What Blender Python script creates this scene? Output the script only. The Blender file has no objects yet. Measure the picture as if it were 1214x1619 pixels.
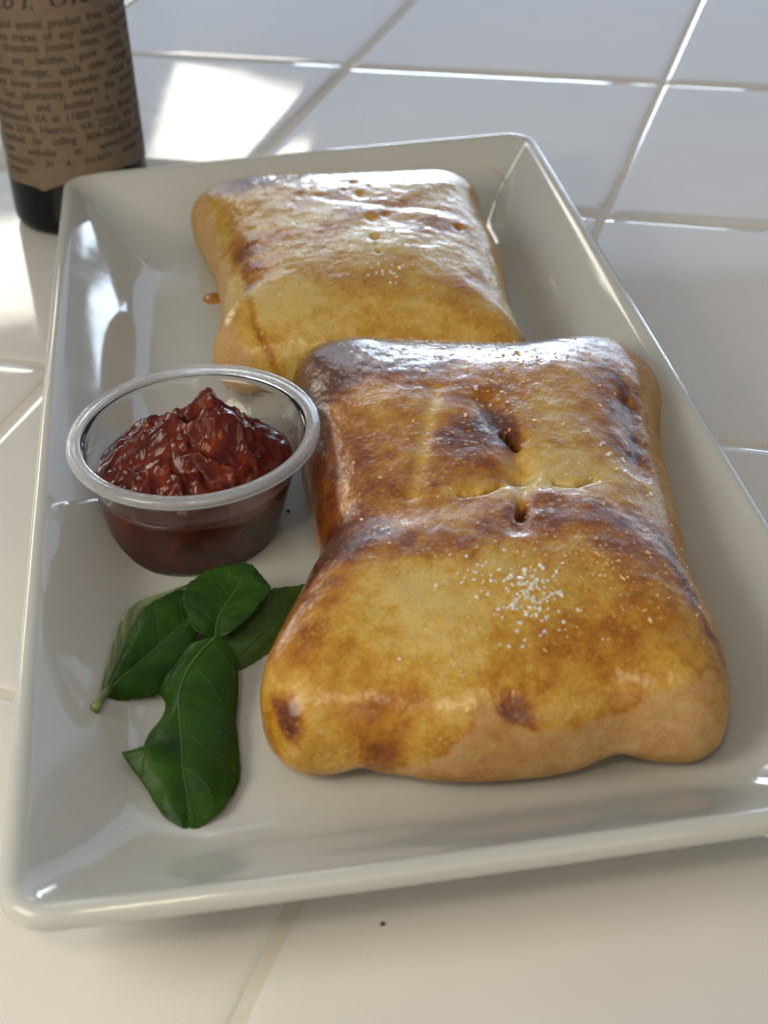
import bpy, bmesh, math, random
import numpy as np
from mathutils import Vector, Matrix
from mathutils.bvhtree import BVHTree
R = math.radians
scene = bpy.context.scene
col = scene.collection

# ------------------------------------------------------------------ camera
YAW, PITCH, ROLL = R(-18.82), R(34.234), R(-3.320)
CAM = Vector((0.09300, -0.39877, 0.24460))
f = Vector((math.sin(YAW)*math.cos(PITCH), math.cos(YAW)*math.cos(PITCH), -math.sin(PITCH)))
r = Vector((math.cos(YAW), -math.sin(YAW), 0)); u = r.cross(f)
r2 = r*math.cos(ROLL) + u*math.sin(ROLL); u2 = -r*math.sin(ROLL) + u*math.cos(ROLL)
cd = bpy.data.cameras.new('camera'); cam = bpy.data.objects.new('camera', cd); col.objects.link(cam)
M = Matrix((r2, u2, -f)).transposed().to_4x4(); M.translation = CAM; cam.matrix_world = M
cd.sensor_fit = 'VERTICAL'; cd.sensor_height = 24.0; cd.lens = 24.0*2445.5/1619.0
cd.clip_start = 0.01; cd.clip_end = 50
cd.dof.use_dof = True; cd.dof.focus_distance = 0.40; cd.dof.aperture_fstop = 13.0
scene.camera = cam

# ------------------------------------------------------------------ world and light
world = bpy.data.worlds.new('World'); scene.world = world; world.use_nodes = True
wn = world.node_tree.nodes; wl = world.node_tree.links; wn.clear()
wo = wn.new('ShaderNodeOutputWorld'); bg = wn.new('ShaderNodeBackground')
tc = wn.new('ShaderNodeTexCoord'); sep = wn.new('ShaderNodeSeparateXYZ')
cr = wn.new('ShaderNodeValToRGB')
mr = wn.new('ShaderNodeMapRange'); mr.inputs[1].default_value = -1; mr.inputs[2].default_value = 1
wl.new(tc.outputs['Generated'], sep.inputs[0]); wl.new(sep.outputs['Y'], mr.inputs[0]); wl.new(mr.outputs[0], cr.inputs[0])
cr.color_ramp.elements[0].position = 0.1; cr.color_ramp.elements[0].color = (0.54, 0.47, 0.37, 1)
cr.color_ramp.elements[1].position = 0.9; cr.color_ramp.elements[1].color = (0.28, 0.33, 0.43, 1)
wl.new(cr.outputs[0], bg.inputs[0]); bg.inputs[1].default_value = 0.68; wl.new(bg.outputs[0], wo.inputs[0])

def area(name, az, el, dist, sx, sy, L, color, target=(-0.03, -0.03, 0.02)):
    ld = bpy.data.lights.new(name, 'AREA'); ld.shape = 'RECTANGLE'; ld.size = sx; ld.size_y = sy
    ld.energy = L*math.pi*sx*sy; ld.color = color
    o = bpy.data.objects.new(name, ld); col.objects.link(o)
    az, el = R(az), R(el)
    d = Vector((math.sin(az)*math.cos(el), math.cos(az)*math.cos(el), math.sin(el)))
    o.location = Vector(target) + d*dist
    o.rotation_euler = d.to_track_quat('Z', 'Y').to_euler()
    return o
COOL = (0.70, 0.84, 1.0); WARM = (1.0, 0.86, 0.66)
area('window_light', -33, 6.5, 6.0, 0.9, 0.75, 1.6, COOL)
area('window_light', -14.5, 5.5, 6.0, 1.25, 0.7, 20.0, COOL)
area('window_light', -5.5, 6.0, 6.0, 0.42, 0.75, 9.0, COOL)
area('window_light', 0, 6.0, 6.0, 0.40, 0.75, 8.0, COOL)
area('window_light', 8, 6.0, 6.0, 0.35, 0.75, 11.0, COOL)
area('window_light', 18, 6.0, 6.0, 1.0, 0.75, 3.0, COOL)
area('window_light', -58, 14, 6.0, 1.3, 1.1, 7.0, (1.0, 0.90, 0.74))
area('daylit_wall', -12, 19, 6.0, 6.0, 1.25, 0.95, (0.58, 0.74, 1.0))
gl_ = area('garden_light', -24.1, 22.3, 2.0, 0.235, 0.21, 5.5, (1.0, 0.93, 0.80), (-0.2, 0.25, 0))
gl_.rotation_euler.rotate_axis('Z', R(-24))
area('garden_light', -36.8, 25.0, 2.0, 0.42, 0.165, 7.0, (1.0, 0.95, 0.82), (-0.25, 0.1, 0))
area('side_window', -133, 43, 0.42, 0.22, 0.22, 7.8, (1.0, 0.92, 0.77), (-0.05, -0.20, 0))
area('ceiling_lamp', 168, 62, 0.85, 0.10, 0.10, 42.0, (1.0, 0.82, 0.60), (0.0, -0.28, 0))
area('front_fill', 150, 32, 1.0, 0.55, 0.45, 1.5, (1.0, 0.90, 0.76), (0.0, -0.22, 0))  # added soft fill, lifts the shade under the near plate rim
scene.view_settings.view_transform = 'Standard'; scene.view_settings.look = 'None'
scene.view_settings.exposure = -0.06; scene.view_settings.gamma = 1.0
scene.cycles.max_bounces = 14; scene.cycles.transmission_bounces = 12; scene.cycles.transparent_max_bounces = 12

# ------------------------------------------------------------------ helpers
PC = Vector((-0.03483, -0.03538, 0)); PR = R(24.764)       # plate centre and turn
PM = Matrix.Translation(PC) @ Matrix.Rotation(PR, 4, 'Z')
def W(x, y, z=0): return PM @ Vector((x/1000, y/1000, z/1000))

def tag(o, label=None, cat=None, group=None, kind=None):
    if label: o['label'] = label
    if cat: o['category'] = cat
    if group: o['group'] = group
    if kind: o['kind'] = kind
    return o
def link(name, me, mat=None, parent=None):
    o = bpy.data.objects.new(name, me); col.objects.link(o)
    if mat: me.materials.append(mat)
    if parent: o.parent = parent
    return o
def empty(name, mat4):
    o = bpy.data.objects.new(name, None); col.objects.link(o); o.matrix_world = mat4
    o.empty_display_size = 0.01
    return o
def mesh(verts, faces, smooth=True):
    me = bpy.data.meshes.new('m'); me.from_pydata([tuple(map(float, v)) for v in verts], [], faces)
    if smooth: me.polygons.foreach_set('use_smooth', [True]*len(me.polygons))
    me.update(); return me
def np_mesh(V, F, smooth=True):
    me = bpy.data.meshes.new('m')
    F = np.asarray(F, dtype=np.int32)
    me.vertices.add(len(V)); me.vertices.foreach_set('co', np.asarray(V, dtype=np.float32).ravel())
    me.loops.add(F.size); me.loops.foreach_set('vertex_index', F.ravel())
    me.polygons.add(len(F)); me.polygons.foreach_set('loop_start', np.arange(len(F), dtype=np.int32)*F.shape[1])
    me.polygons.foreach_set('loop_total', np.full(len(F), F.shape[1], dtype=np.int32))
    me.update(calc_edges=True); me.validate()
    if smooth: me.polygons.foreach_set('use_smooth', np.ones(len(me.polygons), dtype=bool))
    return me
def ring_faces(nr, n, close=True):
    i = np.arange(nr-1)[:, None]; j = np.arange(n if close else n-1)[None, :]
    a = i*n + j; b = i*n + (j+1) % n
    return np.stack([a, b, b+n, a+n], -1).reshape(-1, 4)
def rr(hw, hl, rad, z, dy=0, nc=10, ns=12):
    pts = []
    cs = [(hw-rad, hl-rad, 0), (-hw+rad, hl-rad, 90), (-hw+rad, -hl+rad, 180), (hw-rad, -hl+rad, 270)]
    for k, (cx, cy, a0) in enumerate(cs):
        for i in range(nc+1):
            a = R(a0 + 90*i/nc); pts.append((cx+rad*math.cos(a), cy+rad*math.sin(a)+dy, z))
        nx = cs[(k+1) % 4]; a = R(a0+90)
        p = (cx+rad*math.cos(a), cy+rad*math.sin(a)); q = (nx[0]+rad*math.cos(a), nx[1]+rad*math.sin(a))
        for i in range(1, ns):
            t = i/ns; pts.append((p[0]+(q[0]-p[0])*t, p[1]+(q[1]-p[1])*t+dy, z))
    return pts
def lathe(profile, n=96, cx=0, cy=0):
    V = []
    for (rad, z) in profile:
        for i in range(n):
            a = 2*math.pi*i/n; V.append((cx+rad*math.cos(a), cy+rad*math.sin(a), z))
    return np.array(V)/1000, ring_faces(len(profile), n)
def catmull(P, n, closed=True):
    P = np.array(P, float); m = len(P)
    out = []
    segs = m if closed else m-1
    for i in range(segs):
        if closed: p0, p1, p2, p3 = P[i-1], P[i], P[(i+1) % m], P[(i+2) % m]
        else: p0, p1, p2, p3 = P[max(i-1, 0)], P[i], P[i+1], P[min(i+2, m-1)]
        for k in range(24):
            t = k/24
            out.append(0.5*((2*p1)+(-p0+p2)*t+(2*p0-5*p1+4*p2-p3)*t*t+(-p0+3*p1-3*p2+p3)*t**3))
    if closed: out.append(out[0])
    else: out.append(P[-1])
    out = np.array(out); d = np.r_[0, np.cumsum(np.linalg.norm(np.diff(out, axis=0), axis=1))]
    s = np.linspace(0, d[-1], n+1)[:-1] if closed else np.linspace(0, d[-1], n)
    return np.stack([np.interp(s, d, out[:, k]) for k in range(out.shape[1])], 1)
def hash3(ix, iy, iz, seed):
    h = (ix*374761393 + iy*668265263 + iz*2147483647 + seed*974711) & 0xffffffff
    h = ((h ^ (h >> 13))*1274126177) & 0xffffffff
    h = ((h ^ (h >> 16))*2246822519) & 0xffffffff
    return ((h ^ (h >> 15)) & 0xffffff)/float(0xffffff)
def vnoise(x, y, z=0.0, seed=0):
    x, y = np.broadcast_arrays(np.asarray(x, float), np.asarray(y, float)); z = np.zeros_like(x)+z
    ix, iy, iz = (np.floor(a).astype(np.int64) for a in (x, y, z))
    fx, fy, fz = x-ix, y-iy, z-iz
    s = lambda t: t*t*t*(t*(t*6-15)+10)
    fx, fy, fz = s(fx), s(fy), s(fz)
    r_ = 0
    for dx in (0, 1):
        for dy in (0, 1):
            for dz in (0, 1):
                r_ = r_ + hash3(ix+dx, iy+dy, iz+dz, seed)*(fx if dx else 1-fx)*(fy if dy else 1-fy)*(fz if dz else 1-fz)
    return r_*2-1
def fbm(x, y, z=0.0, octv=4, seed=0, gain=0.5):
    a, s, tot = 1.0, 0, 0
    for o in range(octv):
        s = s + a*vnoise(x*2**o, y*2**o, z*2**o, seed+o*17); tot += a; a *= gain
    return s/tot
def sstep(a, b, x):
    t = np.clip((x-a)/(b-a), 0, 1); return t*t*(3-2*t)

# ------------------------------------------------------------------ materials
def mat(name, base=(0.8, 0.8, 0.8), rough=0.5, **kw):
    m = bpy.data.materials.new(name); m.use_nodes = True
    p = m.node_tree.nodes['Principled BSDF']
    p.inputs['Base Color'].default_value = (*base, 1); p.inputs['Roughness'].default_value = rough
    for k, v in kw.items(): p.inputs[k.replace('_', ' ')].default_value = v
    return m, m.node_tree.nodes, m.node_tree.links, p
def noise(n, l, scale, detail=4, rough=0.55, coord='Object', vec=None, dist=0):
    t = n.new('ShaderNodeTexNoise'); t.inputs['Scale'].default_value = scale; t.inputs['Detail'].default_value = detail
    t.inputs['Roughness'].default_value = rough; t.inputs['Distortion'].default_value = dist
    if vec is None:
        c = n.new('ShaderNodeTexCoord'); vec = c.outputs[coord]
    l.new(vec, t.inputs['Vector']); return t
def ramp(n, l, src, stops):
    c = n.new('ShaderNodeValToRGB'); e = c.color_ramp.elements
    while len(e) < len(stops): e.new(0.5)
    for el, (p, v) in zip(e, stops): el.position = p; el.color = (*v, 1) if len(v) == 3 else v
    l.new(src, c.inputs[0]); return c
def bump(n, l, h, strength, dist, normal=None):
    b = n.new('ShaderNodeBump'); b.inputs['Strength'].default_value = strength; b.inputs['Distance'].default_value = dist
    l.new(h, b.inputs['Height'])
    if normal is not None: l.new(normal, b.inputs['Normal'])
    return b
def mathn(n, l, op, a, b=None, clamp=False):
    m = n.new('ShaderNodeMath'); m.operation = op; m.use_clamp = clamp
    for i, v in enumerate((a, b)):
        if v is None: continue
        if isinstance(v, (int, float)): m.inputs[i].default_value = v
        else: l.new(v, m.inputs[i])
    return m.outputs[0]

def glazed(name, base, rough, wave, wscale, spot=0.0):
    m, n, l, p = mat(name, base, rough)
    a = noise(n, l, wscale, 2, 0.4); b = noise(n, l, wscale*9, 2, 0.5)
    h = mathn(n, l, 'ADD', a.outputs['Fac'], mathn(n, l, 'MULTIPLY', b.outputs['Fac'], 0.06))
    bp = bump(n, l, h, 1.0, wave); l.new(bp.outputs[0], p.inputs['Normal'])
    c = noise(n, l, 30, 6, 0.6)
    d = [x*0.955 for x in base]
    cr_ = ramp(n, l, c.outputs['Fac'], [(0.3, d), (0.65, base)])
    l.new(cr_.outputs[0], p.inputs['Base Color'])
    g = noise(n, l, 55, 5, 0.7); rr_ = n.new('ShaderNodeMapRange')
    l.new(g.outputs['Fac'], rr_.inputs[0]); rr_.inputs[1].default_value = 0.45; rr_.inputs[2].default_value = 0.75
    rr_.inputs[3].default_value = rough; rr_.inputs[4].default_value = rough+0.07; l.new(rr_.outputs[0], p.inputs['Roughness'])
    return m
M_plate = glazed('white_porcelain', (0.535, 0.555, 0.525), 0.045, 0.00012, 22)
M_tile = glazed('glazed_tile', (0.76, 0.755, 0.725), 0.045, 0.00010, 14)
def grout_mat():
    m, n, l, p = mat('grout', (0.5, 0.47, 0.41), 0.8)
    a = noise(n, l, 60, 8, 0.65)
    c = ramp(n, l, a.outputs['Fac'], [(0.25, (0.56, 0.52, 0.45)), (0.38, (0.68, 0.65, 0.58)), (0.8, (0.75, 0.72, 0.66))])
    l.new(c.outputs[0], p.inputs['Base Color'])
    b = noise(n, l, 1200, 4, 0.6); l.new(bump(n, l, b.outputs['Fac'], 0.6, 0.0004).outputs[0], p.inputs['Normal'])
    return m
M_grout = grout_mat()

# ------------------------------------------------------------------ counter
T = 0.154
def tile_mesh():
    rings = [(75.8, 1.5, -5), (75.8, 1.6, -1.5), (75.6, 1.7, -1.0), (75.1, 1.9, -0.66), (74.3, 2.1, -0.40), (73.1, 2.4, -0.21), (71.5, 2.7, -0.09),
             (69.2, 3, -0.028), (65, 3, -0.004), (58, 3, 0), (30, 3, 0), (2, 1, 0)]
    V = []
    for hw, rad, z in rings: V += rr(hw, hw, rad, z, 0, 5, 10)
    n = len(V)//len(rings); F = ring_faces(len(rings), n).tolist(); F.append(list(range(n*(len(rings)-1), n*len(rings))))
    return mesh(np.array(V)/1000, F)
gm = mesh([(-1.4, -1.3, -0.0008), (1.5, -1.3, -0.0008), (1.5, 1.6, -0.0008), (-1.4, 1.6, -0.0008),
           (-1.4, -1.3, -0.03), (1.5, -1.3, -0.03), (1.5, 1.6, -0.03), (-1.4, 1.6, -0.03)],
          [(0, 1, 2, 3), (7, 6, 5, 4), (0, 4, 5, 1), (1, 5, 6, 2), (2, 6, 7, 3), (3, 7, 4, 0)], False)
counter = link('countertop', gm, M_grout)
tag(counter, 'white glazed ceramic tile counter with sunken cream grout lines under the plate', kind='structure')
tm = tile_mesh(); tm.materials.append(M_tile)
rng = random.Random(4)
for i in range(-7, 8):
    for j in range(-6, 9):
        o = link('tile', tm, None, counter)
        o.location = ((i+0.5)*T, (j+0.5)*T, 0)
        o.rotation_euler = (R(rng.uniform(-.12, .12)), R(rng.uniform(-.12, .12)), 0)
        if (i, j) == (-2, 1): o.rotation_euler = (R(0.9), 0, 0)      # this tile was laid slightly out of level

# ------------------------------------------------------------------ plate
def plate():
    root = empty('serving_plate', Matrix.Translation((-0.037425, -0.032685, 0)) @ Matrix.Rotation(R(24.7205), 4, 'Z'))
    tag(root, 'white rectangular porcelain plate with wide sloping rim holding two golden calzones', 'plate')
    rings = [(4, 90, 3, 1.6), (50, 138, 8, 1.6), (58, 146, 9, 1.4), (60, 148, 9, 0.2), (63, 151, 10, 0.2), (66, 155, 10, 1.6), (76, 167, 11, 8.5),
             (85, 177, 11, 15.5), (89.2, 182, 11, 19.2), (90.6, 183.6, 11, 20.2), (91.3, 184.3, 11, 21.0), (91.6, 184.6, 11, 22), (91.4, 184.4, 10.8, 23.4), (90.7, 183.7, 10.2, 24.6),
             (89.6, 182.6, 9.4, 25.1), (88.4, 181.4, 8.6, 25.0), (87.2, 180.2, 8, 24.4), (86, 179, 8.8, 23.5), (82, 175.2, 10, 20.2), (76.5, 169.6, 12, 15.6), (71.5, 163.6, 15, 11.2),
             (69, 160.4, 17, 9.1), (67, 157.6, 18, 7.7), (65, 154.6, 18.5, 6.6), (62.5, 151, 18.5, 5.7), (59.5, 147.6, 18, 5.15), (56, 144, 16, 5.0), (35, 120, 8, 5.0), (4, 90, 3, 5.0)]
    V = []
    for hw, hl, rad, z in rings:
        inner = z >= 5.0 and rings.index((hw, hl, rad, z)) > 17
        dy = (2.0 if hl < 165 else (1.0 if hl < 172 else 0)) if inner else 0
        for x_, y_, z_ in rr(hw-1.0, hl+0.6, rad, z, dy, 16, 40):
            lift = (z/25.0)**2                                    # the long edges bow out very slightly
            V.append((x_+math.copysign(0.5, x_)*lift*(1-(y_/190)**2), y_+math.copysign(1.3, y_)*lift*max(0, 1-(x_/92)**2), z_))
    n = len(V)//len(rings); F = ring_faces(len(rings), n).tolist()
    F.append(list(range(n*(len(rings)-1), n*len(rings)))); F.append(list(range(n))[::-1])
    o = link('plate_body', mesh(np.array(V)/1000, F), M_plate, root)
    return root
plate()

# ------------------------------------------------------------------ calzones
def crust_mat(name, seed):
    m, n, l, p = mat(name, (0.6, 0.35, 0.1), 0.3)
    ab = n.new('ShaderNodeAttribute'); ab.attribute_name = 'browning'
    ag = n.new('ShaderNodeAttribute'); ag.attribute_name = 'glaze'
    ah = n.new('ShaderNodeAttribute'); ah.attribute_name = 'hollow'
    a = noise(n, l, 230, 7, 0.68, dist=0.4); b = noise(n, l, 900, 4, 0.6); c = noise(n, l, 65, 5, 0.6, dist=1.0)
    v = mathn(n, l, 'ADD', ab.outputs['Fac'], mathn(n, l, 'MULTIPLY', mathn(n, l, 'SUBTRACT', a.outputs['Fac'], 0.5), 0.62))
    v = mathn(n, l, 'ADD', v, mathn(n, l, 'MULTIPLY', mathn(n, l, 'SUBTRACT', b.outputs['Fac'], 0.5), 0.34))
    v = mathn(n, l, 'ADD', v, mathn(n, l, 'MULTIPLY', mathn(n, l, 'SUBTRACT', c.outputs['Fac'], 0.5), 0.20))
    cg = ramp(n, l, v, [(0.0, (0.63, 0.465, 0.150)), (0.20, (0.54, 0.315, 0.045)), (0.40, (0.41, 0.168, 0.010)), (0.60, (0.22, 0.060, 0.006)),
                        (0.82, (0.110, 0.026, 0.006)), (1.0, (0.055, 0.015, 0.006))])
    cm = ramp(n, l, v, [(0.0, (0.56, 0.39, 0.19)), (0.35, (0.45, 0.245, 0.085)), (0.65, (0.27, 0.10, 0.025)), (1.0, (0.06, 0.02, 0.01))])
    mx = n.new('ShaderNodeMix'); mx.data_type = 'RGBA'
    l.new(ag.outputs['Fac'], mx.inputs['Factor']); l.new(cm.outputs[0], mx.inputs['A']); l.new(cg.outputs[0], mx.inputs['B'])
    m2 = n.new('ShaderNodeMix'); m2.data_type = 'RGBA'; m2.inputs['B'].default_value = (0.05, 0.03, 0.012, 1)
    l.new(ah.outputs['Fac'], m2.inputs['Factor']); l.new(mx.outputs['Result'], m2.inputs['A'])
    l.new(m2.outputs['Result'], p.inputs['Base Color'])
    # egg wash gloss
    ro = n.new('ShaderNodeMapRange'); l.new(ag.outputs['Fac'], ro.inputs[0]); ro.inputs[3].default_value = 0.55; ro.inputs[4].default_value = 0.36
    rn = mathn(n, l, 'MULTIPLY', mathn(n, l, 'SUBTRACT', c.outputs['Fac'], 0.5), 0.35)
    l.new(mathn(n, l, 'ADD', ro.outputs[0], rn, True), p.inputs['Roughness'])
    l.new(mathn(n, l, 'MULTIPLY', ag.outputs['Fac'], 0.75), p.inputs['Coat Weight']); p.inputs['Coat Roughness'].default_value = 0.075
    p.inputs['Specular IOR Level'].default_value = 0.12
    p.inputs['Subsurface Weight'].default_value = 0.12; p.inputs['Subsurface Radius'].default_value = (0.004, 0.002, 0.0008)
    p.inputs['Subsurface Scale'].default_value = 1.0
    co = n.new('ShaderNodeTexCoord'); mp = n.new('ShaderNodeMapping'); l.new(co.outputs['Object'], mp.inputs[0]); mp.inputs['Scale'].default_value = (1.6, 0.7, 1)
    w1 = noise(n, l, 620, 5, 0.62, vec=mp.outputs[0], dist=0.8); w2 = noise(n, l, 150, 3, 0.5); w3 = noise(n, l, 1700, 3, 0.6)
    vo = n.new('ShaderNodeTexVoronoi'); vo.inputs['Scale'].default_value = 560; l.new(co.outputs['Object'], vo.inputs['Vector'])
    gm_ = noise(n, l, 45, 3, 0.6)
    blis = mathn(n, l, 'MULTIPLY', mathn(n, l, 'SUBTRACT', 0.42, vo.outputs['Distance'], True), ramp(n, l, gm_.outputs['Fac'], [(0.46, (0, 0, 0)), (0.62, (1, 1, 1))]).outputs[0])
    blis = mathn(n, l, 'MULTIPLY', blis, ag.outputs['Fac'])
    h = mathn(n, l, 'ADD', w1.outputs['Fac'], mathn(n, l, 'MULTIPLY', w2.outputs['Fac'], 1.0))
    h = mathn(n, l, 'ADD', h, mathn(n, l, 'MULTIPLY', w3.outputs['Fac'], 0.45))
    h = mathn(n, l, 'ADD', h, mathn(n, l, 'MULTIPLY', blis, 2.2))
    l.new(bump(n, l, h, 0.6, 0.0005).outputs[0], p.inputs['Normal'])
    hc = mathn(n, l, 'ADD', mathn(n, l, 'MULTIPLY', w1.outputs['Fac'], 0.9), mathn(n, l, 'MULTIPLY', blis, 0.9))
    hc = mathn(n, l, 'ADD', hc, mathn(n, l, 'MULTIPLY', w2.outputs['Fac'], 1.2))
    hc = mathn(n, l, 'ADD', hc, mathn(n, l, 'MULTIPLY', w3.outputs['Fac'], 0.32))
    l.new(bump(n, l, hc, 0.24, 0.0005).outputs[0], p.inputs['Coat Normal'])
    # embedded salt shows as paler flecks in the glaze
    m3 = n.new('ShaderNodeMix'); m3.data_type = 'RGBA'; m3.inputs['B'].default_value = (0.62, 0.42, 0.15, 1)
    l.new(mathn(n, l, 'MULTIPLY', blis, 1.5, True), m3.inputs['Factor']); l.new(m2.outputs['Result'], m3.inputs['A']); l.new(m3.outputs['Result'], p.inputs['Base Color'])
    return m
M_crust = crust_mat('egg_washed_crust', 0)
def salt_mat(name, c, rough, tr):
    m, n, l, p = mat(name, c, rough); p.inputs['Subsurface Weight'].default_value = 0.4
    p.inputs['Subsurface Radius'].default_value = (0.001, 0.001, 0.001); p.inputs['Subsurface Scale'].default_value = 0.6
    return m
M_salt = salt_mat('white_salt', (0.80, 0.77, 0.70), 0.25, 0)
M_salt2 = salt_mat('glazed_salt', (0.70, 0.48, 0.20), 0.18, 0)

def blob(X, Y, cx, cy, rx, ry, ang=0, nz=0.35, ns=7, seed=1, soft=0.6):
    a = R(ang); dx, dy = X-cx, Y-cy
    px, py = dx*math.cos(a)+dy*math.sin(a), -dx*math.sin(a)+dy*math.cos(a)
    d = np.sqrt((px/rx)**2+(py/ry)**2) + nz*fbm(X/ns, Y/ns, 0, 4, seed)*1.6
    return 1-sstep(1-soft, 1+soft, d)
def line_d(X, Y, pts):
    best = np.full(X.shape, 1e9)
    for (x0, y0), (x1, y1) in zip(pts[:-1], pts[1:]):
        dx, dy = x1-x0, y1-y0; t = np.clip(((X-x0)*dx+(Y-y0)*dy)/(dx*dx+dy*dy), 0, 1)
        best = np.minimum(best, np.hypot(X-x0-t*dx, Y-y0-t*dy))
    return best

def unroll(X, Y, Z, cx, cy, hx, hy, zt):
    """plan position with the flanks folded out flat, so marks sit on the sides too"""
    a = np.abs((X-cx)/hx)**4; b = np.abs((Y-cy)/hy)**4; w = a/(a+b+1e-9); d = np.maximum(zt-Z, 0)
    return X+np.sign(X-cx)*d*w, Y+np.sign(Y-cy)*d*(1-w)
def calzone(name, outline, centre, zg, ztop, zfloor, height_fn, paint_fn, label, seed, pex=3.0, lift_fn=lambda X, Y: 0.0):
    n = 720
    O = catmull(outline, n); c = np.array(centre, float)
    # superellipse profile, evenly spaced rows
    a = np.linspace(0, math.pi/2, 4000)
    L = np.sin(a)**(2/pex); H = np.cos(a)**(2/pex)
    sx, sz = 55, ztop-zg
    d = np.r_[0, np.cumsum(np.hypot(np.diff(L*sx), np.diff(H*sz)))]
    s = np.linspace(0, d[-1], 150); Lr = np.interp(s, d, L); Hr = np.interp(s, d, H); Lr[0] = 0.004
    rows = []
    for k in range(len(s)):
        XY = c + (O-c)*Lr[k]; base = np.full(n, zg) + (ztop-zg)*Hr[k]
        rows.append((XY, base, Hr[k], np.full(n, Lr[k])))
    b = np.linspace(0, math.pi/2, 26)[1:]
    for t in b:
        lw = 1-0.0; Lb = 1-(1-math.cos(t))*0.13; zb = zg-(zg-zfloor)*math.sin(t)
        rows.append((c+(O-c)*Lb, np.full(n, zb), 0.0, np.full(n, 1+0.2*math.sin(t))))
    XY = np.concatenate([q[0] for q in rows]); Z = np.concatenate([q[1] for q in rows])
    HH = np.concatenate([np.full(n, q[2]) for q in rows]); LL = np.concatenate([q[3] for q in rows])
    X, Y = XY[:, 0], XY[:, 1]
    top = sstep(0.0, 0.5, HH)
    Z = Z + height_fn(X, Y, HH, LL)*top
    # gentle lumps outward
    lump = fbm(X/22, Y/22, Z/22, 3, seed+3)*1.3 + fbm(X/7, Y/7, Z/7, 3, seed+9)*0.35
    fine = fbm(X/2.2, Y/3.0, Z/2.5, 3, seed+31)*0.16
    free = sstep(zfloor, zfloor+5, Z)
    dirv = XY-c; dirn = dirv/np.maximum(np.linalg.norm(dirv, axis=1, keepdims=True), 1)
    side = (1-HH)
    XY = XY + dirn*((lump*0.7+fine)*side*free)[:, None]
    Z = Z + (lump*0.35+fine*0.8)*top
    Z = Z + lift_fn(X, Y)*(1-sstep(7, 17, Z))
    Z = np.maximum(Z, zfloor)
    X, Y = XY[:, 0], XY[:, 1]
    V = np.column_stack([X, Y, Z])/1000
    F = ring_faces(len(rows), n)
    F = F[:, ::-1]
    me = np_mesh(V, F)
    br, gl, ho = paint_fn(X, Y, Z, HH, LL)
    for nm, arr in (('browning', br), ('glaze', gl), ('hollow', ho)):
        at = me.attributes.new(nm, 'FLOAT', 'POINT'); at.data.foreach_set('value', np.clip(arr, 0, 1.3).astype(np.float32))
    root = empty(name, PM); tag(root, label, 'calzone', 'calzones on the plate')
    link('crust', me, M_crust, root)
    # cap both poles
    bvh = BVHTree.FromPolygons([Vector(v) for v in V.tolist()], F.tolist())
    return root, bvh, V

def grains(parent, bvh, spots, m, name, seed, sink=0.3):
    rg = random.Random(seed); V = []; Fc = []
    for (x, y, s) in spots:
        h = bvh.ray_cast(Vector((x/1000, y/1000, 0.1)), Vector((0, 0, -1)))
        if h[0] is None: continue
        s = s*1.08
        q = Matrix.Rotation(rg.uniform(0, 6.28), 3, Vector((rg.gauss(0, 1), rg.gauss(0, 1), rg.gauss(0, 1))).normalized())
        sx, sy, sz = s*rg.uniform(.7, 1.25), s*rg.uniform(.6, 1.1), s*rg.uniform(.5, .9)
        b0 = len(V)
        pts = []
        for ax, ay, az in ((-1, -1, -1), (1, -1, -1), (1, 1, -1), (-1, 1, -1), (-1, -1, 1), (1, -1, 1), (1, 1, 1), (-1, 1, 1)):
            p_ = q @ Vector((ax*sx*rg.uniform(.35, 1), ay*sy*rg.uniform(.35, 1), az*sz*rg.uniform(.35, 1)))*0.0005
            V.append(h[0]+p_+h[1]*(s*0.0005*(1-2*sink)*0.7))
        for fc in ((0, 3, 2, 1), (4, 5, 6, 7), (0, 1, 5, 4), (1, 2, 6, 5), (2, 3, 7, 6), (3, 0, 4, 7)): Fc.append([b0+i for i in fc])
    o = link(name, mesh(V, Fc, False), m, parent); o['kind'] = 'stuff'
    return o

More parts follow.
